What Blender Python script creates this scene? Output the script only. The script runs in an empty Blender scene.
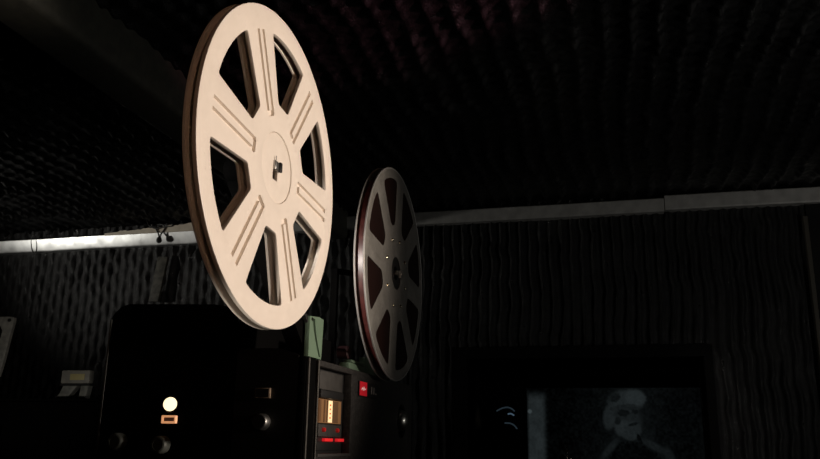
import bpy, bmesh, math, random
import numpy as np
from mathutils import Vector, Matrix
random.seed(4)
SC = bpy.context.scene
COL = SC.collection
PI = math.pi
R = math.radians

# ------------------------------------------------------------------ materials
def mat(name, color, rough=.5, metal=0., spec=.5, noise=None, bump=None, emit=None, coat=0., trans=0., rough_noise=None):
    m = bpy.data.materials.new(name); m.use_nodes = True
    nt = m.node_tree; b = nt.nodes['Principled BSDF']
    b.inputs['Base Color'].default_value = (*color, 1)
    b.inputs['Roughness'].default_value = rough
    b.inputs['Metallic'].default_value = metal
    b.inputs['Specular IOR Level'].default_value = spec
    b.inputs['Coat Weight'].default_value = coat
    b.inputs['Transmission Weight'].default_value = trans
    tc = None
    def coord():
        nonlocal tc
        if tc is None: tc = nt.nodes.new('ShaderNodeTexCoord')
        return tc.outputs['Object']
    if noise:                                     # (scale, second colour, low, high)
        n = nt.nodes.new('ShaderNodeTexNoise'); n.inputs['Scale'].default_value = noise[0]; n.inputs['Detail'].default_value = 6
        nt.links.new(coord(), n.inputs['Vector'])
        r = nt.nodes.new('ShaderNodeValToRGB')
        r.color_ramp.elements[0].position = noise[2]; r.color_ramp.elements[1].position = noise[3]
        r.color_ramp.elements[0].color = (*color, 1); r.color_ramp.elements[1].color = (*noise[1], 1)
        nt.links.new(n.outputs['Fac'], r.inputs['Fac']); nt.links.new(r.outputs['Color'], b.inputs['Base Color'])
    if rough_noise:                               # (scale, low, high)
        n = nt.nodes.new('ShaderNodeTexNoise'); n.inputs['Scale'].default_value = rough_noise[0]; n.inputs['Detail'].default_value = 5
        nt.links.new(coord(), n.inputs['Vector'])
        mr = nt.nodes.new('ShaderNodeMapRange'); mr.inputs['From Min'].default_value = .3; mr.inputs['From Max'].default_value = .7
        mr.inputs['To Min'].default_value = rough_noise[1]; mr.inputs['To Max'].default_value = rough_noise[2]
        nt.links.new(n.outputs['Fac'], mr.inputs['Value']); nt.links.new(mr.outputs['Result'], b.inputs['Roughness'])
    if bump:                                      # (scale, strength, distance)
        n = nt.nodes.new('ShaderNodeTexNoise'); n.inputs['Scale'].default_value = bump[0]; n.inputs['Detail'].default_value = 4
        nt.links.new(coord(), n.inputs['Vector'])
        bp = nt.nodes.new('ShaderNodeBump'); bp.inputs['Strength'].default_value = bump[1]; bp.inputs['Distance'].default_value = bump[2]
        nt.links.new(n.outputs['Fac'], bp.inputs['Height']); nt.links.new(bp.outputs['Normal'], b.inputs['Normal'])
    if emit:
        b.inputs['Emission Color'].default_value = (*emit[0], 1); b.inputs['Emission Strength'].default_value = emit[1]
    return m

CREAM = mat('cream_plastic', (.82, .742, .655), .42, spec=.4, noise=(60, (.79, .712, .625), .35, .7), bump=(900, .08, .0004))
ALU = mat('dull_aluminium', (.30, .29, .265), .5, metal=.55, noise=(220, (.24, .232, .212), .35, .7), rough_noise=(40, .38, .6))
RIM = mat('polished_rim', (.78, .77, .74), .34, metal=.75)
FILM = mat('film_edge', (.009, .0032, .0024), .45, spec=.25, noise=(6, (.013, .0045, .0032), .4, .6))
FILM_HIGHLIGHT = mat('film_highlight', (.10, .027, .024), .35, spec=.5, noise=(90, (.06, .017, .015), .4, .6))  # red highlight on the film edge put into the colour
FILM_SIDE = mat('film_side', (.03, .014, .010), .5, noise=(120, (.022, .010, .008), .4, .6))
RIVET = mat('rivet_brass', (.95, .85, .62), .2, metal=1.)
KNOBM = mat('dark_knob', (.10, .11, .10), .4, metal=.3)
CHROME = mat('chrome', (.8, .79, .76), .15, metal=1.)
STEEL = mat('steel', (.5, .5, .48), .35, metal=1.)
MATTE = mat('matte_black', (.0025, .0025, .0025), .95, spec=.03)
BLACKM = mat('black_metal', (.008, .008, .008), .45, spec=.4)
BLACKP = mat('black_plastic', (.012, .012, .012), .5)
HAMMER = mat('hammertone_grey', (.018, .017, .016), .6, spec=.3, noise=(240, (.038, .0355, .033), .45, .62), bump=(420, .35, .001))
PANELTRIM = mat('panel_trim', (.06, .058, .055), .4)
RUBBER = mat('rubber', (.01, .01, .01), .8)
GREEN = mat('pale_green_paint', (.13, .20, .135), .5, noise=(30, (.115, .18, .12), .4, .7))
GREYP = mat('grey_panel', (.055, .053, .049), .5, noise=(60, (.042, .040, .037), .4, .6))
METERWARM = mat('meter_glow_amber', (.16, .09, .045), .4, emit=((.62, .28, .10), .17))
METERBAND = mat('meter_glow_scale', (.8, .6, .4), .4, emit=((1., .68, .33), .85))
METERBROWN = mat('meter_glow_brown', (.12, .065, .035), .4, emit=((.42, .20, .08), .10))
REDMARK = mat('red_mark', (.7, .08, .03), .5, emit=((1., .1, .03), .3))
REDLED = mat('red_glow', (.6, .03, .02), .35, emit=((1., .02, .03), .48))
REDBTN = mat('red_button', (.5, .02, .02), .35, emit=((1., .03, .02), .07))
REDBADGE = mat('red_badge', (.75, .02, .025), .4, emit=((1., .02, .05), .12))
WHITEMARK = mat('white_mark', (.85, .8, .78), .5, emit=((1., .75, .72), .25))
GREYMARK = mat('grey_mark', (.3, .29, .28), .5)
LAMP = mat('lamp_lens', (1, .9, .7), .3, emit=((1., .83, .52), 1.5))
HOLDERGLOW = mat('holder_frame_glow', (.85, .55, .35), .45, emit=((1., .44, .20), .55))  # lamplight falling on the label holder, put in as emission
HOLDERDARK = mat('holder_centre_glow', (.06, .03, .02), .5, emit=((1., .4, .2), .02))
COPPER = mat('tarnished_brass', (.55, .42, .30), .35, metal=.8)
GALV = mat('galvanised_steel', (.72, .73, .72), .4, metal=.9, noise=(26, (.60, .61, .61), .35, .65), rough_noise=(14, .30, .5), bump=(30, .12, .003))
GALVD = mat('dull_galvanised_steel', (.74, .735, .70), .42, metal=.3, noise=(26, (.56, .555, .53), .35, .65), bump=(30, .2, .003))
FOAM = mat('black_foam', (.0065, .0065, .0066), .5, spec=.55, noise=(14, (.013, .013, .0132), .45, .65), rough_noise=(45, .26, .7), bump=(240, .7, .005))
DARKROOM = mat('black_paint', (.008, .008, .008), .8)
FLOORM = mat('dark_carpet', (.02, .018, .016), .9, noise=(200, (.012, .011, .010), .4, .6))
BEAMM = mat('olive_grey_paint', (.13, .13, .105), .6, noise=(40, (.105, .105, .088), .4, .6))
PAPER = mat('cream_paper', (.82, .74, .60), .8, noise=(30, (.70, .62, .50), .4, .7))
WIRE = mat('black_wire', (.012, .011, .010), .5)
GREYBOX = mat('grey_device', (.24, .23, .20), .55, noise=(60, (.2, .19, .17), .4, .6))
YELLABEL = mat('yellowed_label', (.42, .36, .17), .6)
BRACKETM = mat('grey_bracket_paint', (.20, .20, .18), .5, noise=(80, (.13, .13, .12), .4, .62))
TRIMM = mat('brown_trim', (.13, .12, .10), .45)
WINFRAME = mat('window_frame_black', (.003, .003, .003), .8, spec=.2)
GLASS = mat('port_glass', (.95, .97, .96), .0, trans=1., spec=.5)
GLASS.node_tree.nodes['Principled BSDF'].inputs['IOR'].default_value = 1.45
GLINT = mat('blue_glint', (.3, .45, .6), .4, emit=((.42, .62, .80), .035))  # emission stands in for reflections in the port glass
GLINT2 = mat('blue_glint_bright', (.3, .45, .6), .4, emit=((.42, .66, .95), .12))

# ------------------------------------------------------------------ mesh helpers
def finish(name, bm, m, parent=None, root=None, angle=35, normals=True):
    if normals: bmesh.ops.recalc_face_normals(bm, faces=bm.faces[:])
    o0 = Vector(root) if root is not None else Vector((0, 0, 0))
    if o0.length: bmesh.ops.translate(bm, vec=-o0, verts=bm.verts[:])
    me = bpy.data.meshes.new(name); bm.to_mesh(me); bm.free()
    me.materials.append(m)
    me.polygons.foreach_set('use_smooth', [True] * len(me.polygons))
    me.set_sharp_from_angle(angle=R(angle))
    o = bpy.data.objects.new(name, me); COL.objects.link(o)
    if parent is not None: o.parent = parent
    elif o0.length: o.location = o0
    return o

def tag(o, label, cat, group=None):
    o['label'] = label; o['category'] = cat
    if group: o['group'] = group
    return o
def thing(name, loc, label, cat, group=None):
    o = bpy.data.objects.new(name, None); COL.objects.link(o); o.location = loc; o.empty_display_size = .05
    return tag(o, label, cat, group)
def structure(o):
    o['kind'] = 'structure'; return o

def box(bm, x0, x1, y0, y1, z0, z1, bev=0., seg=2):
    v = [bm.verts.new((x, y, z)) for x in (x0, x1) for y in (y0, y1) for z in (z0, z1)]
    fs = [bm.faces.new([v[i] for i in q]) for q in ((0, 1, 3, 2), (4, 6, 7, 5), (0, 4, 5, 1), (2, 3, 7, 6), (0, 2, 6, 4), (1, 5, 7, 3))]
    if bev:
        es = set(e for f in fs for e in f.edges)
        bmesh.ops.bevel(bm, geom=list(es), offset=bev, segments=seg, profile=.5, affect='EDGES')
    return bm
def newbox(*a, **k): return box(bmesh.new(), *a, **k)

def frame(axis):
    a = Vector(axis).normalized()
    u = a.orthogonal().normalized()
    return a, u, a.cross(u)

def lathe(bm, prof, origin, axis, n=32, caps=True):
    """prof: list of (radius, height along axis)"""
    a, u, w = frame(axis); o = Vector(origin); rings = []
    for r, h in prof:
        if r < 1e-7: rings.append([bm.verts.new(o + a * h)])
        else: rings.append([bm.verts.new(o + a * h + (u * math.cos(2 * PI * i / n) + w * math.sin(2 * PI * i / n)) * r) for i in range(n)])
    for A, B in zip(rings, rings[1:]):
        for i in range(n):
            j = (i + 1) % n
            if len(A) == 1 and len(B) == 1: continue
            if len(A) == 1: bm.faces.new((A[0], B[j], B[i]))
            elif len(B) == 1: bm.faces.new((A[i], A[j], B[0]))
            else: bm.faces.new((A[i], A[j], B[j], B[i]))
    if caps:
        for ring in (rings[0], rings[-1]):
            if len(ring) > 2: bm.faces.new(ring)
    return bm
def annulus(bm, r0, r1, h0, h1, origin, axis, n=96, b=0.):
    return lathe(bm, [(r0, h0), (r1 - b, h0), (r1, h0 + b), (r1, h1 - b), (r1 - b, h1), (r0, h1), (r0, h0)], origin, axis, n, caps=False)
def torus(bm, rr, r, origin, axis, n=120, k=8):
    return lathe(bm, [(rr + r * math.cos(2 * PI * i / k), r * math.sin(2 * PI * i / k)) for i in range(k + 1)], origin, axis, n, caps=False)

def tube(bm, pts, r, n=8):
    pts = [Vector(p) for p in pts]; rings = []
    up = None
    for i, p in enumerate(pts):
        d = (pts[min(i + 1, len(pts) - 1)] - pts[max(i - 1, 0)]).normalized()
        if up is None: up = d.orthogonal().normalized()
        up = (up - d * up.dot(d)).normalized(); w = d.cross(up)
        rings.append([bm.verts.new(p + (up * math.cos(2 * PI * k / n) + w * math.sin(2 * PI * k / n)) * r) for k in range(n)])
    for A, B in zip(rings, rings[1:]):
        for k in range(n):
            bm.faces.new((A[k], A[(k + 1) % n], B[(k + 1) % n], B[k]))
    bm.faces.new(rings[0]); bm.faces.new(rings[-1])
    return bm
def smooth_path(pts, per=8):
    P = [Vector(p) for p in pts]; out = []
    for i in range(len(P) - 1):
        a, b, c, d = P[max(i - 1, 0)], P[i], P[i + 1], P[min(i + 2, len(P) - 1)]
        for k in range(per):
            t = k / per
            out.append(.5 * ((2 * b) + (c - a) * t + (2 * a - 5 * b + 4 * c - d) * t * t + (3 * b - a - 3 * c + d) * t ** 3))
    out.append(P[-1]); return out

def fillet(corners):
    """corners: (x, y, radius); points of radius 0 stay"""
    out = []; n = len(corners)
    for i, (x, y, r) in enumerate(corners):
        if not r: out.append((x, y)); continue
        p = Vector((x, y)); a = Vector(corners[i - 1][:2]) - p; b = Vector(corners[(i + 1) % n][:2]) - p
        rr = min(r, a.length * .95, b.length * .95) if False else r
        a.normalize(); b.normalize()
        A = p + a * rr; B = p + b * rr
        for k in range(7):
            t = k / 6
            q = A * (1 - t) ** 2 + p * 2 * t * (1 - t) + B * t * t
            out.append((q.x, q.y))
    return out
def area(l): return .5 * sum(l[i - 1][0] * l[i][1] - l[i][0] * l[i - 1][1] for i in range(len(l)))
def ccw(l): return l if area(l) > 0 else l[::-1]
def offset(l, d):
    """move a ccw loop to its left (inside) by d"""
    out = []; n = len(l)
    for i in range(n):
        p0, p, p1 = Vector(l[i - 1]), Vector(l[i]), Vector(l[(i + 1) % n])
        a = (p - p0); b = (p1 - p)
        if a.length < 1e-9: a = b
        if b.length < 1e-9: b = a
        a.normalize(); b.normalize()
        na = Vector((-a.y, a.x)); nb = Vector((-b.y, b.x)); m = na + nb
        if m.length < 1e-6: m = na
        m.normalize(); c = max(.45, m.dot(na))
        q = p + m * d / c; out.append((q.x, q.y))
    return out

def plate(bm, outer, holes, pockets, front, back, bev, mp, pocket_depth=.002, bev_back=None):
    """a plate with through holes and shallow pockets in its front; mp(u, v, w) -> 3-D point"""
    outer = ccw(outer); holes = [ccw(h) for h in holes]; pockets = [ccw(p) for p in pockets]
    s = 1 if front > back else -1
    bb = bev if bev_back is None else bev_back
    def ring(l, w): return [bm.verts.new(mp(x, y, w)) for x, y in l]
    def bridge(A, B):
        for i in range(len(A)):
            j = (i + 1) % len(A); bm.faces.new((A[i], A[j], B[j], B[i]))
    def edges(ring_):
        es = []
        for i in range(len(ring_)):
            a, b = ring_[i - 1], ring_[i]
            e = bm.edges.get((a, b)) or bm.edges.new((a, b)); es.append(e)
        return es
    fe, be = [], []
    for l, sg in [(outer, 1)] + [(h, -1) for h in holes]:
        k = .3 * bev
        rf0 = ring(offset(l, sg * bev), front)
        rfm = ring(offset(l, sg * k), front - s * k)
        rf1 = ring(l, front - s * bev); rb1 = ring(l, back + s * bb)
        bridge(rf0, rfm); bridge(rfm, rf1); bridge(rf1, rb1)
        if bb > 0:
            rb0 = ring(offset(l, sg * bb), back); bridge(rb1, rb0)
        else: rb0 = rb1
        fe += edges(rf0); be += edges(rb0)
    for p in pockets:
        r0 = ring(p, front); r1 = ring(offset(p, pocket_depth * .12), front - s * pocket_depth)
        bridge(r0, r1); fe += edges(r0)
        bmesh.ops.triangle_fill(bm, use_beauty=True, use_dissolve=False, edges=edges(r1))
    bmesh.ops.triangle_fill(bm, use_beauty=True, use_dissolve=False, edges=fe)
    bmesh.ops.triangle_fill(bm, use_beauty=True, use_dissolve=False, edges=be)
    return bm
def circle(r, n=160, c=(0, 0)): return [(c[0] + r * math.cos(2 * PI * i / n), c[1] + r * math.sin(2 * PI * i / n)) for i in range(n)]
def rect(x0, x1, y0, y1, r=0.):
    c = [(x0, y0, r), (x1, y0, r), (x1, y1, r), (x0, y1, r)]
    return fillet(c)
def pol(r, a): return (r * math.cos(a), r * math.sin(a))

# ------------------------------------------------------------------ room
CEIL = 2.425; WALL = 3.2
def lattice(seed, nx, ny):
    g = np.random.RandomState(seed).rand(nx, ny)
    def f(x, y):
        xi = np.floor(x).astype(int); yi = np.floor(y).astype(int); fx = x - xi; fy = y - yi
        fx = fx * fx * (3 - 2 * fx); fy = fy * fy * (3 - 2 * fy)
        a = g[xi % nx, yi % ny]; b = g[(xi + 1) % nx, yi % ny]; c = g[xi % nx, (yi + 1) % ny]; d = g[(xi + 1) % nx, (yi + 1) % ny]
        return (a * (1 - fx) + b * fx) * (1 - fy) + (c * (1 - fx) + d * fx) * fy
    return f
def grid_mesh(name, xs, ys, pos, m, skip=None):
    X, Y = np.meshgrid(xs, ys, indexing='ij')
    V = np.stack(pos(X, Y), -1).reshape(-1, 3)
    nx, ny = len(xs), len(ys)
    i = np.arange(nx - 1)[:, None] * ny + np.arange(ny - 1)[None, :]
    F = np.stack([i, i + ny, i + ny + 1, i + 1], -1).reshape(-1, 4)
    if skip is not None:
        cx = (X[:-1, :-1] + X[1:, 1:]) / 2; cy = (Y[:-1, :-1] + Y[1:, 1:]) / 2
        F = F[~skip(cx, cy).reshape(-1)]
    me = bpy.data.meshes.new(name)
    me.from_pydata(V.tolist(), [], F.tolist()); me.update()
    me.materials.append(m); me.polygons.foreach_set('use_smooth', [True] * len(me.polygons))
    o = bpy.data.objects.new(name, me); COL.objects.link(o)
    return o
nA, nB, nC = lattice(1, 97, 89), lattice(2, 83, 101), lattice(3, 71, 79)
def ceil_h(x, y):
    wob = .035 * (nA(x * 2.2 + 30, y * 2.6 + 30) - .5) + .02 * (nB(x * 6 + 60, y * 9 + 60) - .5)
    ph = (x + wob) / .066
    ridge = np.abs(np.cos(PI * ph)) ** 8
    lump = .45 + .55 * np.cos(PI * (y / .055 + np.floor(ph + .5) * .5)) ** 2
    return .024 * ridge * lump * (.25 + 1.2 * nC(x * 9 + 90, y * 12 + 90)) + .012 * nA(x * 1.3 + 9, y * 1.3 + 9)
structure(grid_mesh('ceiling', np.linspace(-3.75, 1.75, 640), np.linspace(-.2, WALL + .02, 400),
    lambda X, Y: (X, Y, CEIL + .01 - ceil_h(X, Y)), FOAM))
def wall_h(x, z):
    wob = .016 * (nA(x * 3 + 30, z * 7 + 30) - .5) + .010 * (nB(x * 9 + 60, z * 22 + 60) - .5)
    ph = (x + wob) / .041
    ridge = np.abs(np.cos(PI * ph)) ** 6
    row = z / .092 + .5 * np.floor(ph + .5)
    lump = .35 + .65 * np.abs(np.cos(PI * row)) ** 1.2
    left = np.clip((-.75 - x) / .3, 0, 1)
    return .020 * ridge * (lump * left + (.6 + .5 * nC(x * 20 + 90, z * 14 + 90)) * (1 - left)) * (.5 + .8 * nC(x * 16 + 120, z * 10 + 120))
PX0, PX1, PZ0, PZ1 = -.60, .30, .95, 1.782            # the port opening
structure(grid_mesh('wall_front', np.linspace(-3.75, .70, 620), np.linspace(1.0, CEIL, 230),
    lambda X, Z: (X, WALL - wall_h(X, Z), Z), FOAM, skip=lambda x, z: (x > PX0 - .03) & (x < PX1 + .005) & (z < PZ1 + .02)))
bm = bmesh.new()
for a in ((-3.75, PX0, 0, CEIL + .05), (PX1, 1.75, 0, CEIL + .05), (PX0, PX1, 0, PZ0), (PX0, PX1, PZ1, CEIL + .05)):
    box(bm, a[0], a[1], WALL + .012, WALL + .16, a[2], a[3])
structure(finish('wall_front_core', bm, DARKROOM))
structure(finish('wall_front_panel', newbox(.705, 1.75, WALL - .02, WALL + .012, 0, CEIL), DARKROOM))
structure(finish('wall_left', newbox(-3.85, -3.75, -2.0, WALL + .16, 0, CEIL + .05), DARKROOM))
structure(finish('wall_right', newbox(1.75, 1.85, -2.0, WALL + .16, 0, CEIL + .05), DARKROOM))
structure(finish('wall_back', newbox(-3.85, 1.85, -2.1, -2.0, 0, CEIL + .05), DARKROOM))
structure(finish('ceiling_slab', newbox(-3.85, 1.85, -2.1, WALL + .16, CEIL + .05, CEIL + .15), DARKROOM))
structure(finish('floor', newbox(-3.85, 1.85, -2.1, WALL + .16, -.1, 0), FLOORM))
# painted beam under the ceiling, running towards the port wall
structure(finish('ceiling_beam', newbox(-1.25, -1.115, -1.9, WALL - .02, 2.30, CEIL + .02, bev=.018, seg=3), BEAMM))
# vertical trim at the end of the foam
structure(finish('trim_1', newbox(.690, .706, WALL - .034, WALL + .01, .0, 2.30, bev=.003), TRIMM))

# metal rails along the top of the port wall
def rail(name, x0, x1, z0, z1, y, m, tilt=0.):
    bm = bmesh.new(); n = max(2, int((x1 - x0) / .04))
    tl = tilt * (z1 - z0)
    prof = [(y + .045, z1 + .0), (y + .004 - tl, z1), (y - tl, z1 - .004), (y, z0 + .006), (y + .004, z0), (y + .045, z0)]
    rows = []
    for i in range(n + 1):
        x = x0 + (x1 - x0) * i / n; w = .0035 * math.sin(x * 5.1) + .002 * math.sin(x * 13 + 1)
        rows.append([bm.verts.new((x, py + w * .6, pz + w * .35)) for py, pz in prof])
    for A, B in zip(rows, rows[1:]):
        for k in range(len(prof) - 1): bm.faces.new((A[k], A[k + 1], B[k + 1], B[k]))
    return structure(finish(name, bm, m, angle=25))
rail('trim_2', -3.6, -1.70, 2.314, 2.372, WALL - .045, GALV, .27)
rail('trim_3', -1.69, .195, 2.345, 2.398, WALL - .045, GALVD, .1)
rail('trim_4', .198, 1.7, 2.350, 2.408, WALL - .045, GALVD, .1)

# ------------------------------------------------------------------ port window and auditorium
bm = bmesh.new()
box(bm, PX0 - .055, PX0, WALL - .03, WALL + .16, PZ0 - .05, PZ1 + .045)
box(bm, PX1, PX1 + .03, WALL - .03, WALL + .16, PZ0 - .05, PZ1 + .045)
box(bm, PX0, PX1, WALL - .03, WALL + .16, PZ1, PZ1 + .045)
box(bm, PX0, PX1, WALL - .03, WALL + .16, PZ0 - .05, PZ0)
w1 = structure(finish('window_1', bm, WINFRAME))
bm = bmesh.new(); t = R(7)
pts = [(PX0, PZ0), (PX1, PZ0), (PX1, PZ1), (PX0, PZ1)]
A = [bm.verts.new((x, WALL + .015 + (z - PZ0) * math.tan(t) * .9, z)) for x, z in pts]
B = [bm.verts.new((x, WALL + .023 + (z - PZ0) * math.tan(t) * .9, z)) for x, z in pts]
bm.faces.new(A[::-1]); bm.faces.new(B)
for i in range(4): bm.faces.new((A[i], A[(i + 1) % 4], B[(i + 1) % 4], B[i]))
finish('window_pane', bm, GLASS, w1)
structure(finish('wall_auditorium', newbox(-7, 7, 14.5, 14.6, -1.2, 5), DARKROOM))
structure(finish('floor_auditorium', newbox(-7, 7, WALL + .16, 14.5, -1.3, -1.2), DARKROOM))

# the screen with the picture thrown on it
SX0, SX1, SZ0, SZ1, SY = -1.59, 1.22, .29, 2.405, 14.0
def sstep(a, b, x):
    t = np.clip((x - a) / (b - a), 0, 1); return t * t * (3 - 2 * t)
def picture(u, v):
    """luminance of the projected picture; u, v run over the screen in picture units (0..173 across, 0..130 down)"""
    n1 = nA(u * .55 + 20, v * .55 + 20); n2 = nB(u * .17 + 20, v * .17 + 20)
    L = np.full_like(u, .105)
    L = L + .05 * (n2 - .5) + .10 * sstep(60, 110, u) * sstep(150, 105, u)
    strip = sstep(-1, 3, u) * sstep(22, 15, u)
    L = np.where(strip > 0, L * (1 - strip) + strip * (.50 + .12 * (n2 - .5)) * sstep(-2, 14, v), L)
    L = L - .05 * sstep(20, 24, u) * sstep(60, 30, u)
    def blob(cx, cy, rx, ry, ang, val, soft=.45):
        nonlocal L
        a = R(ang); x = u - cx; y = v - cy
        X = (x * math.cos(a) + y * math.sin(a)) / rx; Y = (-x * math.sin(a) + y * math.cos(a)) / ry
        d = np.sqrt(X * X + Y * Y) + .25 * (n1 - .5)
        k = sstep(1 + soft / 2, 1 - soft / 2, d); L = L * (1 - k) + k * val
    # coat with light edges
    blob(106, 78, 36, 26, 0, .19); blob(105, 74, 25, 21, 0, .10); blob(83, 60, 13, 3.2, 131, .31, .9); blob(125, 57, 14, 3.6, 28, .31, .9); blob(140, 67, 4.2, 9, -20, .29, .9)
    # hair, face, neck
    blob(84, 29, 6.5, 13, 8, .40); blob(102, 33, 13, 17, -8, .34); blob(97, 40, 9, 8, 0, .46); blob(106, 41, 8, 8, 10, .42); blob(104, 46, 8, 6, 0, .42); blob(112, 51, 2, 5, -20, .12)
    # cloth cap pulled over the brow
    blob(101, 13, 18, 11, -5, .44); blob(110, 10, 10, 8, 10, .54); blob(90, 10, 6, 4.5, -30, .24); blob(99, 20, 14, 3.4, -6, .34)
    # brow shadow, mouth
    blob(98, 25, 6, 3.4, 0, .20); blob(109, 24, 3.4, 2.2, 0, .22); blob(107, 36, 5, 1.5, -16, .20); blob(92, 33, 3, 4, 0, .24)
    blob(3, 24, 2.2, 2.2, 0, .95)  # bright dot: a glint of the glass painted into the picture
    return np.clip(L + .10 * (n1 - .5), .03, 1)
us = np.linspace(0, 173, 260); vs = np.linspace(0, 130, 196)
scr = grid_mesh('picture_area', us, vs, lambda U, Vv: (SX0 + (SX1 - SX0) * U / 173, np.full_like(U, SY), SZ1 - (SZ1 - SZ0) * Vv / 130), FOAM)
U, Vv = np.meshgrid(us, vs, indexing='ij'); Lm = picture(U, Vv).reshape(-1)
ca = scr.data.color_attributes.new('picture', 'FLOAT_COLOR', 'POINT')
rgba = np.ones((len(Lm), 4)); rgba[:, :3] = Lm[:, None]
ca.data.foreach_set('color', rgba.reshape(-1))
pm = bpy.data.materials.new('projected_picture'); pm.use_nodes = True
nt = pm.node_tree; b = nt.nodes['Principled BSDF']; b.inputs['Base Color'].default_value = (.02, .02, .02, 1); b.inputs['Roughness'].default_value = .9
at_ = nt.nodes.new('ShaderNodeAttribute'); at_.attribute_name = 'picture'
pw = nt.nodes.new('ShaderNodeMath'); pw.operation = 'POWER'; pw.inputs[1].default_value = 1.55
nt.links.new(at_.outputs['Fac'], pw.inputs[0])
cb = nt.nodes.new('ShaderNodeMix'); cb.data_type = 'RGBA'; cb.inputs['A'].default_value = (0, 0, 0, 1); cb.inputs['B'].default_value = (.76, .94, 1.0, 1)
nt.links.new(pw.outputs[0], cb.inputs['Factor']); nt.links.new(cb.outputs['Result'], b.inputs['Emission Color'])
b.inputs['Emission Strength'].default_value = .058
scr.data.materials.clear(); scr.data.materials.append(pm)
root = thing('projection_screen', ((SX0 + SX1) / 2, SY + .02, -1.2), 'dim screen beyond the glass showing a grey picture of a man in a cap', 'screen')
o = scr; o.parent = root; o.matrix_parent_inverse = Matrix.Translation(-root.location)
bm = bmesh.new()
for a in ((SX0 - .07, SX0, SZ0 - .2, SZ1 + .2), (SX1, SX1 + .2, SZ0 - .2, SZ1 + .2), (SX0, SX1, SZ1, SZ1 + .2), (SX0, SX1, SZ0 - .2, SZ0)):
    box(bm, a[0], a[1], SY - .03, SY + .03, a[2], a[3])
finish('black_border', bm, WINFRAME, root, root.location)
for x in (SX0 - .1, SX1 + .02): finish('support_leg', newbox(x, x + .08, SY - .02, SY + .02, -1.2, SZ0 - .2), WINFRAME, root, root.location)
# reflections in the port glass, built as glowing tubes on the auditorium wall
for (pts, label, m) in (([(-2.18, 2.035), (-2.08, 2.085), (-1.98, 2.10), (-1.90, 2.07), (-1.86, 2.03)], 'faint bluish curved glass reflection built as a glowing tube, topmost of three', GLINT),
                        ([(-1.98, 1.985), (-1.92, 1.990), (-1.87, 1.960)], 'faint short bluish glass reflection built as a glowing tube, middle of three', GLINT2),
                        ([(-2.04, 1.83), (-1.94, 1.825), (-1.87, 1.79), (-1.82, 1.73)], 'faint greyish curved glass reflection built as a glowing tube, lowest of three', GLINT)):
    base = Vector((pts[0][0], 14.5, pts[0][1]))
    wl = thing('glass_glint', base, label, 'reflection', 'reflections in the port glass')
    finish('glint_tube', tube(bmesh.new(), smooth_path([(x, 14.46, z) for x, z in pts], 5), .013, 8), m, wl, base)
    finish('glint_mount', newbox(pts[0][0], pts[-1][0], 14.475, 14.5, min(z for x, z in pts), max(z for x, z in pts)), DARKROOM, wl, base)

# ------------------------------------------------------------------ cream reel
R1 = .18; C1 = Vector((-.362, .784, 1.747))
root = thing('film_reel', (C1.x, C1.y, C1.z - R1), 'large empty cream plastic film reel with six grooved spokes, nearer of the two reels', 'film reel')
def mpx(c): return lambda u, v, w: (c.x + w, c.y + u, c.z + v)
def sector_hole(mid, half_out, half_in, ro, ri, rc_out, rc_in, n=14):
    """hole between two spokes; the arc runs at ro, the inner edge is straight"""
    pts = []
    for k in range(n + 1):
        a = mid - half_out + 2 * half_out * k / n
        pts.append((*pol(ro, a), rc_out if k in (0, n) else 0))
    # keep arc points away from filleted corners
    arc = [p for i, p in enumerate(pts) if i in (0, n) or 2 <= i <= n - 2]
    inner = [(*pol(ri, mid + half_in), rc_in), (*pol(ri, mid - half_in), rc_in)]
    return fillet(arc + inner)
SP1 = [R(115 - 60 * k) for k in range(6)]
holes = [sector_hole(a + R(30), R(17.4), R(10.6), .855 * R1, .415 * R1, .0045, .004) for a in SP1]
def groove(a, flip=1):
    L = [(.85, -.050), (.335, -.050), (.322, -.038), (.322, .038), (.335, .050), (.85, .050), (.85, .019), (.358, .019), (.358, -.019), (.85, -.019)]
    c, s = math.cos(a), math.sin(a)
    return [((x * c - y * s) * R1, (x * s + y * c) * R1) for x, y in L]
key = fillet([(-.0090, -.0150, .001), (.0035, -.0150, .001), (.0035, .0070, .001), (-.0090, .0070, .001)])
disc = circle(.225 * R1, 80)
bm = bmesh.new()
plate(bm, circle(R1, 200), holes + [disc], [groove(a) for a in SP1], 0, -.0050, .0009, mpx(C1), .0036)
finish('front_flange', bm, CREAM, root, root.location)
bm = bmesh.new()
plate(bm, circle(.225 * R1 - .0004, 80), [key], [], -.0012, -.0050, .0005, mpx(C1))
finish('hub_cap', bm, CREAM, root, root.location)
bm = bmesh.new()
plate(bm, circle(R1, 200), holes + [circle(.011, 24)], [], -.0115, -.0150, .0009, mpx(C1))
finish('rear_flange', bm, CREAM, root, root.location)
bm = bmesh.new(); annulus(bm, .022, .34 * R1, -.0115, -.005, C1, (1, 0, 0), 96)
finish('hub', bm, CREAM, root, root.location)

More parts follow.
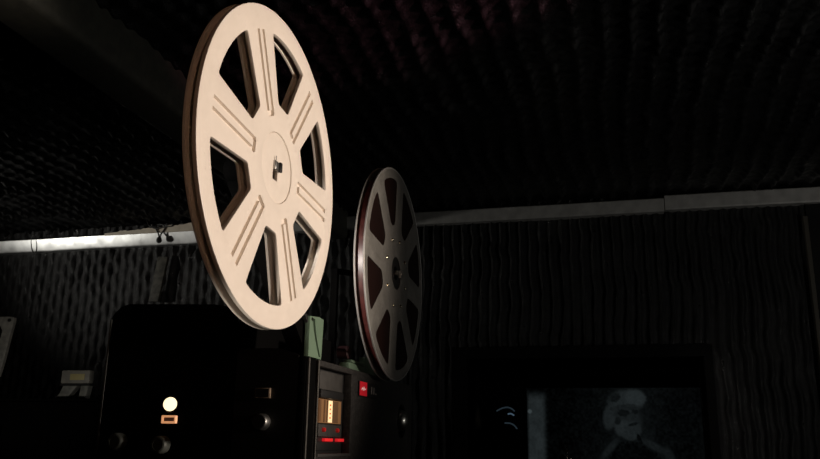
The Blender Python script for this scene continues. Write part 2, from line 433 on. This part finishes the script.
# ------------------------------------------------------------------ aluminium reel with film
R2 = .18; C2 = Vector((-.361, 1.28, 1.729))
root2 = thing('film_reel', (C2.x, C2.y, C2.z - R2), 'grey aluminium film reel wound with dark reddish film, farther reel with eight spokes', 'film reel')
def straight_hole(mid, ro, ri, hw, r_out, r_in, step=R(45)):
    """opening between two parallel-sided spokes"""
    a0 = math.asin(hw / ro); a1 = math.asin(hw / ri)
    h_o = step / 2 - a0; h_i = step / 2 - a1
    n = 10; arc = []
    for k in range(n + 1):
        if k in (1, n - 1): continue
        a = mid - h_o + 2 * h_o * k / n; arc.append((*pol(ro, a), r_out if k in (0, n) else 0))
    return fillet(arc + [(*pol(ri, mid + h_i), r_in), (*pol(ri, mid - h_i), r_in)])
H2 = [straight_hole(R(107 + 45 * k), .90 * R2, .46 * R2, .112 * R2, .010, .010) for k in range(8)]
slot2 = circle(.155 * R2, 48)
bm = bmesh.new(); plate(bm, circle(R2 - .001, 200), H2 + [slot2], [], 0, -.0011, .0003, mpx(C2))
f2 = finish('front_flange', bm, ALU, root2, root2.location)
bm = bmesh.new(); torus(bm, R2 - .0014, .0015, C2 + Vector((-.0006, 0, 0)), (1, 0, 0), 160)
finish('rolled_rim', bm, RIM, f2, root2.location)['label'] = 'bright polished rolled edge'
bm = bmesh.new(); plate(bm, circle(R2 - .001, 200), H2 + [circle(.008, 24)], [], -.0149, -.016, .0003, mpx(C2))
f3 = finish('rear_flange', bm, ALU, root2, root2.location)
bm = bmesh.new(); torus(bm, R2 - .0014, .0015, C2 + Vector((-.0154, 0, 0)), (1, 0, 0), 160)
finish('rolled_rim', bm, RIM, f3, root2.location)['label'] = 'bright polished rolled edge'
bm = bmesh.new(); annulus(bm, .06, .945 * R2, -.0146, -.0016, C2, (1, 0, 0), 160, .0006)
finish('wound_film', bm, FILM, root2, root2.location)['label'] = 'dark brownish wound film'
bm = bmesh.new(); annulus(bm, .9455 * R2, .950 * R2, -.0142, -.0020, C2, (1, 0, 0), 160)  # thin band added to carry the painted red highlight
finish('highlight_turn', bm, FILM_HIGHLIGHT, root2, root2.location)['label'] = 'outer turn of film with its red highlight painted in'
bm = bmesh.new(); annulus(bm, .012, .06, -.0148, -.0013, C2, (1, 0, 0), 64)
finish('hub', bm, BLACKP, root2, root2.location)
for k in range(8):
    y, z = pol(.33 * R2, R(75 + 45 * k)); bm = bmesh.new()
    lathe(bm, [(.0032, 0), (.0030, .0010), (.0020, .0020), (0, .0024)], C2 + Vector((0, y, z)), (1, 0, 0), 12)
    finish('rivet', bm, RIVET, root2, root2.location)

# ------------------------------------------------------------------ film projector
PR = Vector((-.48, 1.24, 0))
pj = thing('film_projector', PR, 'black and dark grey film projector with lit meter window, carrying both film reels', 'film projector')
def part(name, bm, m, parent=None, label=None, **k):
    o = finish(name, bm, m, parent or pj, PR, **k)
    if label: o['label'] = label
    return o
def prism_y(bm, prof, y0, y1):
    A = [bm.verts.new((x, y0, z)) for x, z in prof]; B = [bm.verts.new((x, y1, z)) for x, z in prof]
    bm.faces.new(A); bm.faces.new(B[::-1])
    for i in range(len(A)): bm.faces.new((A[i], A[(i + 1) % len(A)], B[(i + 1) % len(A)], B[i]))
    return bm
prof = [(-.490, 1.02), (-.490, 1.563), (-.486, 1.5685), (-.442, 1.5685), (-.428, 1.567), (-.412, 1.5625), (-.403, 1.559), (-.403, 1.02)]
part('body', prism_y(bmesh.new(), prof, .972, 1.508), BLACKM)
part('pedestal', newbox(-.480, -.41, 1.02, 1.46, 0, 1.02, bev=.006), MATTE)
# operator's side panel with the meter recess cut into it
bm = bmesh.new()
mpp = lambda u, v, w: (w, u, v)
knob_c = (1.440, 1.489)
plate(bm, rect(1.008, 1.510, 1.03, 1.557, .006), [rect(1.0165, 1.150, 1.434, 1.549, .003), circle(.030, 40, knob_c)], [], -.390, -.4028, .0012, mpp)
part('side_panel', bm, HAMMER, label='dark grey hammertone side panel')
part('corner_channel', newbox(-.4028, -.3925, .972, 1.008, 1.03, 1.5565, bev=.001), MATTE)
for y0 in (.9730, 1.0070):
    part('edge_strip', newbox(-.3900, -.3880, y0, y0 + .0035, 1.04, 1.556, bev=.0006), mat('lit_edge', (.12, .115, .105), .4, metal=.4))  # light on the panel edges painted as paler strips
rec = part('control_recess', newbox(-.4034, -.4028, 1.0165, 1.150, 1.434, 1.549), BLACKP)
# bottom ledge of the recess
part('recess_ledge', newbox(-.4028, -.388, 1.0165, 1.150, 1.4315, 1.4355, bev=.0006), PANELTRIM, rec)
def ry(y): return 1.0265 * y
def rz(z): return 1.45 + 1.0265 * (z - 1.45)
def rbox(x0, x1, y0, y1, z0, z1, bev=0.): return newbox(x0, x1, ry(y0), ry(y1), rz(z0), rz(z1), bev=bev)
part('upper_plate', rbox(-.4028, -.3985, 1.014, 1.104, 1.519, 1.5435, .0008), GREYP, rec)
part('meter_hood', rbox(-.4028, -.3955, 1.014, 1.104, 1.5075, 1.5185, .002), BLACKP, rec)
mw = part('meter_window', rbox(-.4028, -.4000, 1.0165, 1.106, 1.4755, 1.5065), METERWARM, rec, 'amber lit meter window')
part('meter_scale', rbox(-.4000, -.3992, 1.052, 1.068, 1.4765, 1.5055), METERBAND, mw)
part('meter_shade', rbox(-.4000, -.3990, 1.0685, 1.091, 1.4765, 1.5055), METERBROWN, mw)
part('meter_shade', rbox(-.4000, -.3990, 1.0165, 1.024, 1.4765, 1.5055), METERBROWN, mw)
for y in (1.036, 1.0475): part('meter_divider', rbox(-.4000, -.3990, y, y + .0035, 1.4765, 1.5055), METERBROWN, mw)
for z in (1.4815, 1.4872, 1.4930, 1.4985):
    part('scale_mark', rbox(-.3992, -.3989, 1.057, 1.0615, z, z + .0022), REDMARK, mw)
bp = part('button_plate', rbox(-.4028, -.3985, 1.016, 1.106, 1.4575, 1.4735, .0008), GREYP, rec)
for y in (1.031, 1.085):
    bm = bmesh.new(); lathe(bm, [(.0030, 0), (.0030, .003), (.0024, .0042), (0, .0046)], (-.3985, ry(y), rz(1.4665)), (1, 0, 0), 20)
    part('push_button', bm, REDBTN, bp, 'small dark red push button')
for y0, y1 in ((1.041, 1.072), (1.092, 1.118)):
    part('indicator_bar', rbox(-.4028, -.3980, y0, y1, 1.4515, 1.4555, .0006), REDLED, rec, 'glowing red indicator bar')
part('bar_holder', rbox(-.4028, -.3995, 1.016, 1.106, 1.4395, 1.4508, .0008), BLACKP, rec)
# red badge with a white mark, and the dark plate beside it
bd = part('badge', newbox(-.390, -.3875, 1.1795, 1.276, 1.5195, 1.5425, bev=.0006), BLACKP)
rb = part('red_badge', newbox(-.3876, -.3866, 1.181, 1.216, 1.5205, 1.5415), REDBADGE, bd, 'red badge with white mark')
bm = bmesh.new()
tube(bm, [(-.3864, y, z) for y, z in ((1.188, 1.5290), (1.192, 1.5325), (1.196, 1.5285), (1.199, 1.5340), (1.203, 1.5295), (1.209, 1.5315))], .0007, 6)
part('white_mark', bm, WHITEMARK, rb)
bm = bmesh.new()
for y in (1.240, 1.252): box(bm, -.3876, -.3869, y, y + .0035, 1.5255, 1.5365)
box(bm, -.3876, -.3869, 1.262, 1.268, 1.5255, 1.528)
part('grey_lettering', bm, GREYMARK, bd)
# round recessed dial with a chrome lever
kc = Vector((-.4028, knob_c[0], knob_c[1]))
dl = bmesh.new(); lathe(dl, [(.0305, -.004), (.0305, .0005), (.028, .0008), (0, .0008)], kc, (1, 0, 0), 40)
dl = part('dial_recess', dl, BLACKP)
bm = bmesh.new(); lathe(bm, [(.013, 0), (.0175, .004), (.019, .009), (.0172, .0150), (.0125, .0195), (.0065, .0220), (0, .0228)], kc + Vector((.0008, 0, .002)), (1, 0, 0), 28)
part('knob', bm, mat('brushed_chrome', (.8, .79, .72), .32, metal=1.), dl, 'chrome knob')
bm = bmesh.new(); box(bm, kc.x + .0008, kc.x + .004, kc.y - .011, kc.y + .011, kc.z - .027, kc.z - .013, bev=.002)
part('dial_plate', bm, GREYP, dl)
# front face: small label and knob
fl = part('front_label', newbox(-.460, -.4385, .9685, .972, 1.5040, 1.5170, bev=.0006), COPPER)
part('label_window', newbox(-.4585, -.4405, .9680, .9686, 1.5052, 1.5158), BLACKP, fl)
bm = bmesh.new(); lathe(bm, [(.0105, 0), (.0105, .010), (.009, .0125), (0, .0125)], (-.4475, .972, 1.4742), (0, -1, 0), 28)
part('front_knob', bm, STEEL)
bm = bmesh.new(); lathe(bm, [(.0095, .0), (.0085, .0008), (0, .0008)], (-.4475, .972 - .0126, 1.4742), (0, -1, 0), 28)
part('knob_face', bm, BLACKP)
# pale green film guides on the deck
bm = bmesh.new()
outl = [(.9740, 1.5575), (1.0210, 1.5575), (1.0250, 1.6120), (1.0080, 1.6135), (.9740, 1.6100)]
def slotband(n=12):
    L, Q = [], []
    for k in range(n + 1):
        t = k / n; y = .9880 + .0260 * t ** 1.5; z = 1.6085 - .048 * t
        L.append((y - .0040 + .001 * t, z)); Q.append((y + .0040 - .001 * t, z))
    return L + Q[::-1]
plate(bm, outl, [], [slotband()], -.3905, -.3975, .0008, mpp, .004)
part('film_guide', bm, GREEN, label='tall pale green film guide with a curved slot')
bm = bmesh.new(); lathe(bm, [(.0026, 0), (.0026, .002), (0, .0028)], (-.3905, .9790, 1.6060), (1, 0, 0), 12)
part('guide_screw', bm, CHROME)
bm = newbox(-.418, -.401, 1.168, 1.2455, 1.5575, 1.5695, bev=.002); box(bm, -.414, -.401, 1.18, 1.244, 1.5695, 1.5745, bev=.002)
part('film_guide', bm, GREEN, label='low pale green film guide block')
bm = bmesh.new(); outl = [(1.247, 1.557), (1.318, 1.557), (1.312, 1.562), (1.285, 1.578), (1.262, 1.585), (1.247, 1.585)]
plate(bm, outl, [], [], -.402, -.412, .0008, mpp)
part('film_guide', bm, GREEN, label='small curved pale green guide behind the far reel')
sb = part('switch_box', newbox(-.440, -.420, 1.100, 1.140, 1.565, 1.598, bev=.003), MATTE)
part('switch_button', newbox(-.4320, -.4230, 1.0975, 1.1002, 1.579, 1.5870, bev=.0005), mat('pale_button', (.8, .8, .74), .4), sb)
bm = bmesh.new(); lathe(bm, [(.010, -.009), (.010, .007), (.008, .009), (0, .009)], (-.416, 1.185, 1.586), (1, 0, 0), 24)
part('guide_roller', bm, mat('maroon_rubber', (.035, .012, .014), .6))
# arms that carry the reels
def bar(bm, p, q, wz, x0, x1):
    p, q = Vector(p), Vector(q); d = (q - p).normalized(); n = Vector((-d.y, d.x)) * wz
    L = [p - n, q - n, q + n, p + n]
    A = [bm.verts.new((x0, v.x, v.y)) for v in L]; B = [bm.verts.new((x1, v.x, v.y)) for v in L]
    bm.faces.new(A[::-1]); bm.faces.new(B)
    for i in range(4): bm.faces.new((A[i], A[(i + 1) % 4], B[(i + 1) % 4], B[i]))
bm = bmesh.new(); bar(bm, (.784, 1.747), (1.02, 1.552), .013, -.422, -.400)
lathe(bm, [(.014, -.011), (.014, .013), (.012, .015), (0, .015)], (-.411, .784, 1.747), (1, 0, 0), 32)
arm = part('supply_arm', bm, MATTE)
bm = bmesh.new()
n = 46
for k in range(n):
    t = k / (n - 1); y = .800 + .20 * t; z = 1.748 - .165 * t
    box(bm, -.3985, -.3935, y - .0014, y + .0014, z - .004, z + .0035)
bar(bm, (.795, 1.752), (1.005, 1.579), .0016, -.3995, -.3945)
part('drive_belt', bm, RUBBER, arm)
bm = bmesh.new(); bar(bm, (1.1715, 1.56), (1.1715, 1.712), .0045, -.436, -.426); bar(bm, (1.167, 1.712), (1.285, 1.731), .004, -.436, -.426)
lathe(bm, [(.018, -.030), (.018, .017), (.014, .019), (0, .019)], (-.400, 1.28, 1.729), (1, 0, 0), 32)
arm2 = part('take_up_arm', bm, MATTE)
# spindles poking through the reel hubs
bm = bmesh.new(); box(bm, -.400, -.3630, .784 - .0032, .784 + .0025, 1.747 - .0032, 1.747 + .0032, bev=.0005)
box(bm, -.3660, -.3605, .784 - .0085, .784 + .0015, 1.747 - .0042, 1.747 + .0068, bev=.0016, seg=3)
part('spindle', bm, STEEL, arm, 'short steel spindle end')
bm = bmesh.new(); box(bm, -.3625, -.3590, .784 + .0018, .784 + .0075, 1.747 - .0040, 1.747 + .0075, bev=.0012)
part('spindle_latch', bm, BLACKM, arm)
bm = bmesh.new(); tube(bm, [(-.3615, .784 - .0062, 1.7535), (-.3612, .784 - .0068, 1.7590)], .0006, 6)
part('latch_pin', bm, STEEL, arm)
bm = bmesh.new(); box(bm, -.400, -.350, 1.28 - .004, 1.28 + .004, 1.729 - .004, 1.729 + .004, bev=.0006)
box(bm, -.356, -.351, 1.28 - .006, 1.28 + .006, 1.729 - .010, 1.729 + .004, bev=.0015)
part('spindle', bm, STEEL, arm2, 'short steel spindle end')

# ------------------------------------------------------------------ black cabinet with the lit lamp
CB = Vector((-.585, 1.12, 0)); CY = .9735
cb_ = thing('equipment_cabinet', CB, 'tall black equipment cabinet left of the projector with one round glowing lamp', 'cabinet')
def cpart(name, bm, m, parent=None, label=None):
    o = finish(name, bm, m, parent or cb_, CB)
    if label: o['label'] = label
    return o
prof = [(-0.6880, 0), (-0.6880, 1.612), (-0.6830, 1.621), (-0.6739, 1.629), (-0.6618, 1.633), (-.53, 1.6290), (-.508, 1.625), (-.496, 1.615), (-.4915, 1.600), (-.4915, 0)]
cpart('body', prism_y(bmesh.new(), prof, CY, 1.28), MATTE)
cpart('edge_trim', newbox(-0.6885, -0.6863, CY - .0012, CY + .0015, .2, 1.612), mat('worn_edge', (.16, .17, .165), .35, metal=.6))
LC = (-0.5829, CY, 1.4962)
lp = bmesh.new(); lathe(lp, [(.0115, -.001), (.0115, .001), (.0108, .0014)], LC, (0, -1, 0), 32)
lp = cpart('lamp_bezel', lp, BLACKP)
bm = bmesh.new(); lathe(bm, [(.0104, 0), (.0104, .0013), (.0092, .0024), (.005, .0033), (0, .0036)], LC, (0, -1, 0), 32)
bmesh.ops.transform(bm, matrix=Matrix.Translation(LC) @ Matrix.Diagonal((1, 1, .88, 1)) @ Matrix.Translation(-Vector(LC)), verts=bm.verts[:])
cpart('lamp_lens', bm, LAMP, lp, 'round glowing warm white lens')
bm = bmesh.new(); plate(bm, rect(-0.5920, -0.5706, 1.4712, 1.4815, .0012), [rect(-0.5891, -0.5732, 1.4740, 1.4790, .0006)], [], CY - .005, CY, .0006, lambda u, v, w: (u, w, v))  # label holder under the lamp, its light painted as glow
lb = cpart('label_holder', bm, HOLDERGLOW, label='peach coloured label holder frame with lamplight painted on as glow')
cpart('holder_centre', newbox(-0.5893, -0.5730, CY - .003, CY, 1.4738, 1.4792), HOLDERDARK, lb)
for x, z in ((-0.5891, 1.4440), (-0.6537, 1.4470)):
    bm = bmesh.new(); lathe(bm, [(.0115, 0), (.0115, .010), (.0095, .0125), (.0075, .0130), (.0075, .011), (0, .011)], (x, CY, z), (0, -1, 0), 28)
    cpart('knob', bm, KNOBM)

# ------------------------------------------------------------------ things at the far left
RK = Vector((-1.42, 1.78, 0))
rk = thing('equipment_rack', RK, 'low black equipment rack in the dark at the far left', 'rack')
finish('body', newbox(-1.75, -1.10, 1.56, 2.0, .0, 1.53, bev=.008), MATTE, rk, RK)
finish('top_plate', newbox(-1.76, -1.09, 1.55, 2.01, 1.53, 1.5345, bev=.001), MATTE, rk, RK)
BX = Vector((-1.206, 1.63, 1.5345))
bx = thing('control_box', BX, 'small grey box with a yellowish label on pale feet, on the black rack', 'control box')
finish('body', newbox(-1.2460, -1.1710, 1.60, 1.618, 1.5715, 1.6015, bev=.003), GREYBOX, bx, BX)
finish('label_plate', newbox(-1.2210, -1.1830, 1.5985, 1.60, 1.5790, 1.5930, bev=.0005), YELLABEL, bx, BX)
finish('base_plate', newbox(-1.248, -1.169, 1.602, 1.62, 1.5665, 1.5715), BLACKP, bx, BX)
bm = bmesh.new(); outl = [(-1.2620, 1.5345), (-1.2300, 1.5345), (-1.2150, 1.552), (-1.2030, 1.5665), (-1.2400, 1.5665), (-1.2470, 1.550)]
plate(bm, outl, [], [], 1.603, 1.62, .001, lambda u, v, w: (u, w, v)); finish('foot', bm, BRACKETM, bx, BX)
bm = bmesh.new(); outl = [(-1.1960, 1.5345), (-1.1780, 1.5345), (-1.1730, 1.5665), (-1.1930, 1.5665)]
plate(bm, outl, [], [], 1.603, 1.62, .001, lambda u, v, w: (u, w, v)); finish('foot', bm, BRACKETM, bx, BX)
BK = Vector((-1.37, 1.549, 1.455))
bk = thing('mounting_bracket', BK, 'pale grey curved metal bracket with a bolt, cut off by the left edge', 'bracket')
bm = bmesh.new()
outl = [(-1.4007, 1.7200), (-1.3524, 1.7190), (-1.3442, 1.7166), (-1.3442, 1.7060), (-1.3495, 1.6722), (-1.3572, 1.6142), (-1.3640, 1.5833), (-1.3765, 1.5756), (-1.3910, 1.5563), (-1.4104, 1.4983), (-1.4055, 1.4751), (-1.3485, 1.4751), (-1.3505, 1.4519), (-1.4393, 1.4519), (-1.4490, 1.5080), (-1.4152, 1.5804), (-1.3872, 1.6046), (-1.3765, 1.6529), (-1.3717, 1.6867), (-1.3794, 1.6983), (-1.4007, 1.7012)]
plate(bm, outl, [], [], 1.539, 1.549, .0012, lambda u, v, w: (u, w, v)); finish('plate', bm, BRACKETM, bk, BK)
bm = bmesh.new(); lathe(bm, [(.004, 0), (.004, .003), (0, .0042)], (-1.3545, 1.539, 1.7105), (0, -1, 0), 6); finish('bolt', bm, BLACKM, bk, BK)

# loops, cord, hanging strip and torn edge on the rail
def loop_pts(cx, cz, rx, rz, y0, n=24, tilt=0.):
    return [Vector((cx + rx * math.cos(2 * PI * k / n) + tilt * math.sin(2 * PI * k / n), y0 - .27 * rz * math.sin(2 * PI * k / n), cz + rz * math.sin(2 * PI * k / n))) for k in range(n + 1)]
bm = bmesh.new(); tube(bm, loop_pts(-2.692, 2.345, .0155, .041, WALL - .0560), .0024, 6)
tag(finish('cord_loop', bm, WIRE), 'thin black cord loop around the bright rail near the left edge', 'cord loop')
bm = bmesh.new(); y = WALL - .074
tube(bm, smooth_path([(-2.085, y + .01, 2.428), (-2.065, y, 2.400), (-2.035, y, 2.386), (-2.012, y, 2.383)]), .0034, 6)
tube(bm, smooth_path([(-2.022, y, 2.405), (-2.030, y, 2.388), (-2.014, y, 2.360), (-2.004, y, 2.333)]), .0034, 6)
tube(bm, smooth_path([(-2.025, y, 2.402), (-2.000, y, 2.402), (-1.982, y, 2.385), (-1.998, y, 2.358), (-2.004, y, 2.333)]), .0034, 6)
tube(bm, smooth_path([(-2.006, y, 2.386), (-1.975, y, 2.390), (-1.948, y, 2.392), (-1.940, y + .005, 2.405)]), .003, 6)
lathe(bm, [(0, -.016), (.011, -.010), (.013, 0), (.009, .012), (0, .016)], (-2.004, y - .004, 2.328), (0, 0, 1), 12)
tag(finish('knotted_cord', bm, WIRE), 'black cord knotted over the bright rail beside the cream reel', 'cord')
bm = bmesh.new(); A = [(-2.020, 2.258), (-1.970, 2.255), (-1.998, 2.050), (-2.045, 2.053)]
plate(bm, A, [], [], WALL - .050, WALL - .034, .001, lambda u, v, w: (u, w, v))
tag(finish('hanging_strip', bm, mat('grey_brown_strip', (.11, .105, .085), .7, noise=(40, (.05, .048, .04), .4, .6))), 'short grey strip hanging on the foam wall below the knotted cord', 'strip')
bm = bmesh.new(); rnd = random.Random(8); top, bot = [], []
n = 46
for k in range(n + 1):
    x = -2.30 + .62 * k / n; h = .010 + .034 * (k / n) * (.8 + .35 * rnd.random()) + (.004 if k % 9 > 5 else 0)
    bot.append((x, 2.366)); top.append((x, 2.366 + h))
plate(bm, bot + top[::-1], [], [], WALL - .070, WALL - .063, .0, lambda u, v, w: (u, w, v), bev_back=0)
tag(finish('torn_paper', bm, PAPER), 'ragged cream paper edge sticking up along the top of the bright rail', 'paper')

# ------------------------------------------------------------------ camera
yaw, pitch, roll = R(14.8), R(15.0), R(.9)
fw = Vector((-math.sin(yaw) * math.cos(pitch), math.cos(yaw) * math.cos(pitch), math.sin(pitch)))
rt0 = Vector((math.cos(yaw), math.sin(yaw), 0)); up0 = rt0.cross(fw)
rt = rt0 * math.cos(roll) + up0 * math.sin(roll); up = -rt0 * math.sin(roll) + up0 * math.cos(roll)
cd = bpy.data.cameras.new('camera'); cam = bpy.data.objects.new('camera', cd); COL.objects.link(cam)
cam.matrix_world = Matrix(((rt.x, up.x, -fw.x, 0), (rt.y, up.y, -fw.y, 0), (rt.z, up.z, -fw.z, 1.45), (0, 0, 0, 1)))
cd.sensor_width = 36; cd.lens = 800 / 820 * 36; cd.clip_start = .02; cd.clip_end = 60
SC.camera = cam

# ------------------------------------------------------------------ lights
def aim(o, p, q):
    o.location = p; o.rotation_euler = (Vector(q) - Vector(p)).to_track_quat('-Z', 'Y').to_euler()
def spot(name, p, q, energy, angle, blend, color, r=.03):
    l = bpy.data.lights.new(name, 'SPOT'); l.energy = energy; l.spot_size = R(angle); l.spot_blend = blend; l.color = color; l.shadow_soft_size = r
    o = bpy.data.objects.new(name, l); COL.objects.link(o); aim(o, p, q); return o
spot('work_lamp', (.95, .95, 1.66), (-.362, .80, 1.745), 76, 44, .72, (1, .84, .71), .05)
spot('rail_lamp', (-3.35, 2.05, 1.95), (-2.1, 2.9, 2.62), 26, 76, 1., (1, .96, .88), .06)
spot('shelf_fill', (-1.0, .2, 1.3), (-1.28, 1.6, 1.64), 10, 22, .8, (1, .94, .84), .04)  # unseen spot added to brighten the control box and bracket
spot('foam_fill', (1.35, 1.6, 1.45), (-.3, 2.6, 2.4), 6.5, 110, .6, (1, .96, .90), .06)  # unseen fill added to bring out the foam ridges
spot('low_lamp', (-.43, .30, 1.2), (-.366, .90, 1.66), 7, 18, .8, (1, .90, .78), .02)
spot('rim_fill', (-.60, .30, 1.75), (-.372, 1.12, 1.68), 34, 14, .5, (1, .92, .84), .04)  # unseen spot added to brighten the far reel's rims
spot('reel_fill', (.8, -.6, 1.65), (-.362, .78, 1.745), 6.5, 20, .6, (1, .58, .38), .08)  # warm fill added for the shaded band of the near reel
spot('red_glow', (.7, 1.2, 1.95), (-.38, 1.62, 2.42), 24, 22, 1., (1, .36, .46), .04)  # unseen reddish spot added to tint the ceiling
w = bpy.data.worlds.new('World'); SC.world = w; w.use_nodes = True
w.node_tree.nodes['Background'].inputs['Color'].default_value = (0, 0, 0, 1)

SC.view_settings.view_transform = 'Standard'
try: SC.view_settings.look = 'None'
except Exception: pass
SC.view_settings.exposure = 0; SC.view_settings.gamma = 1
SC.view_settings.use_curve_mapping = False
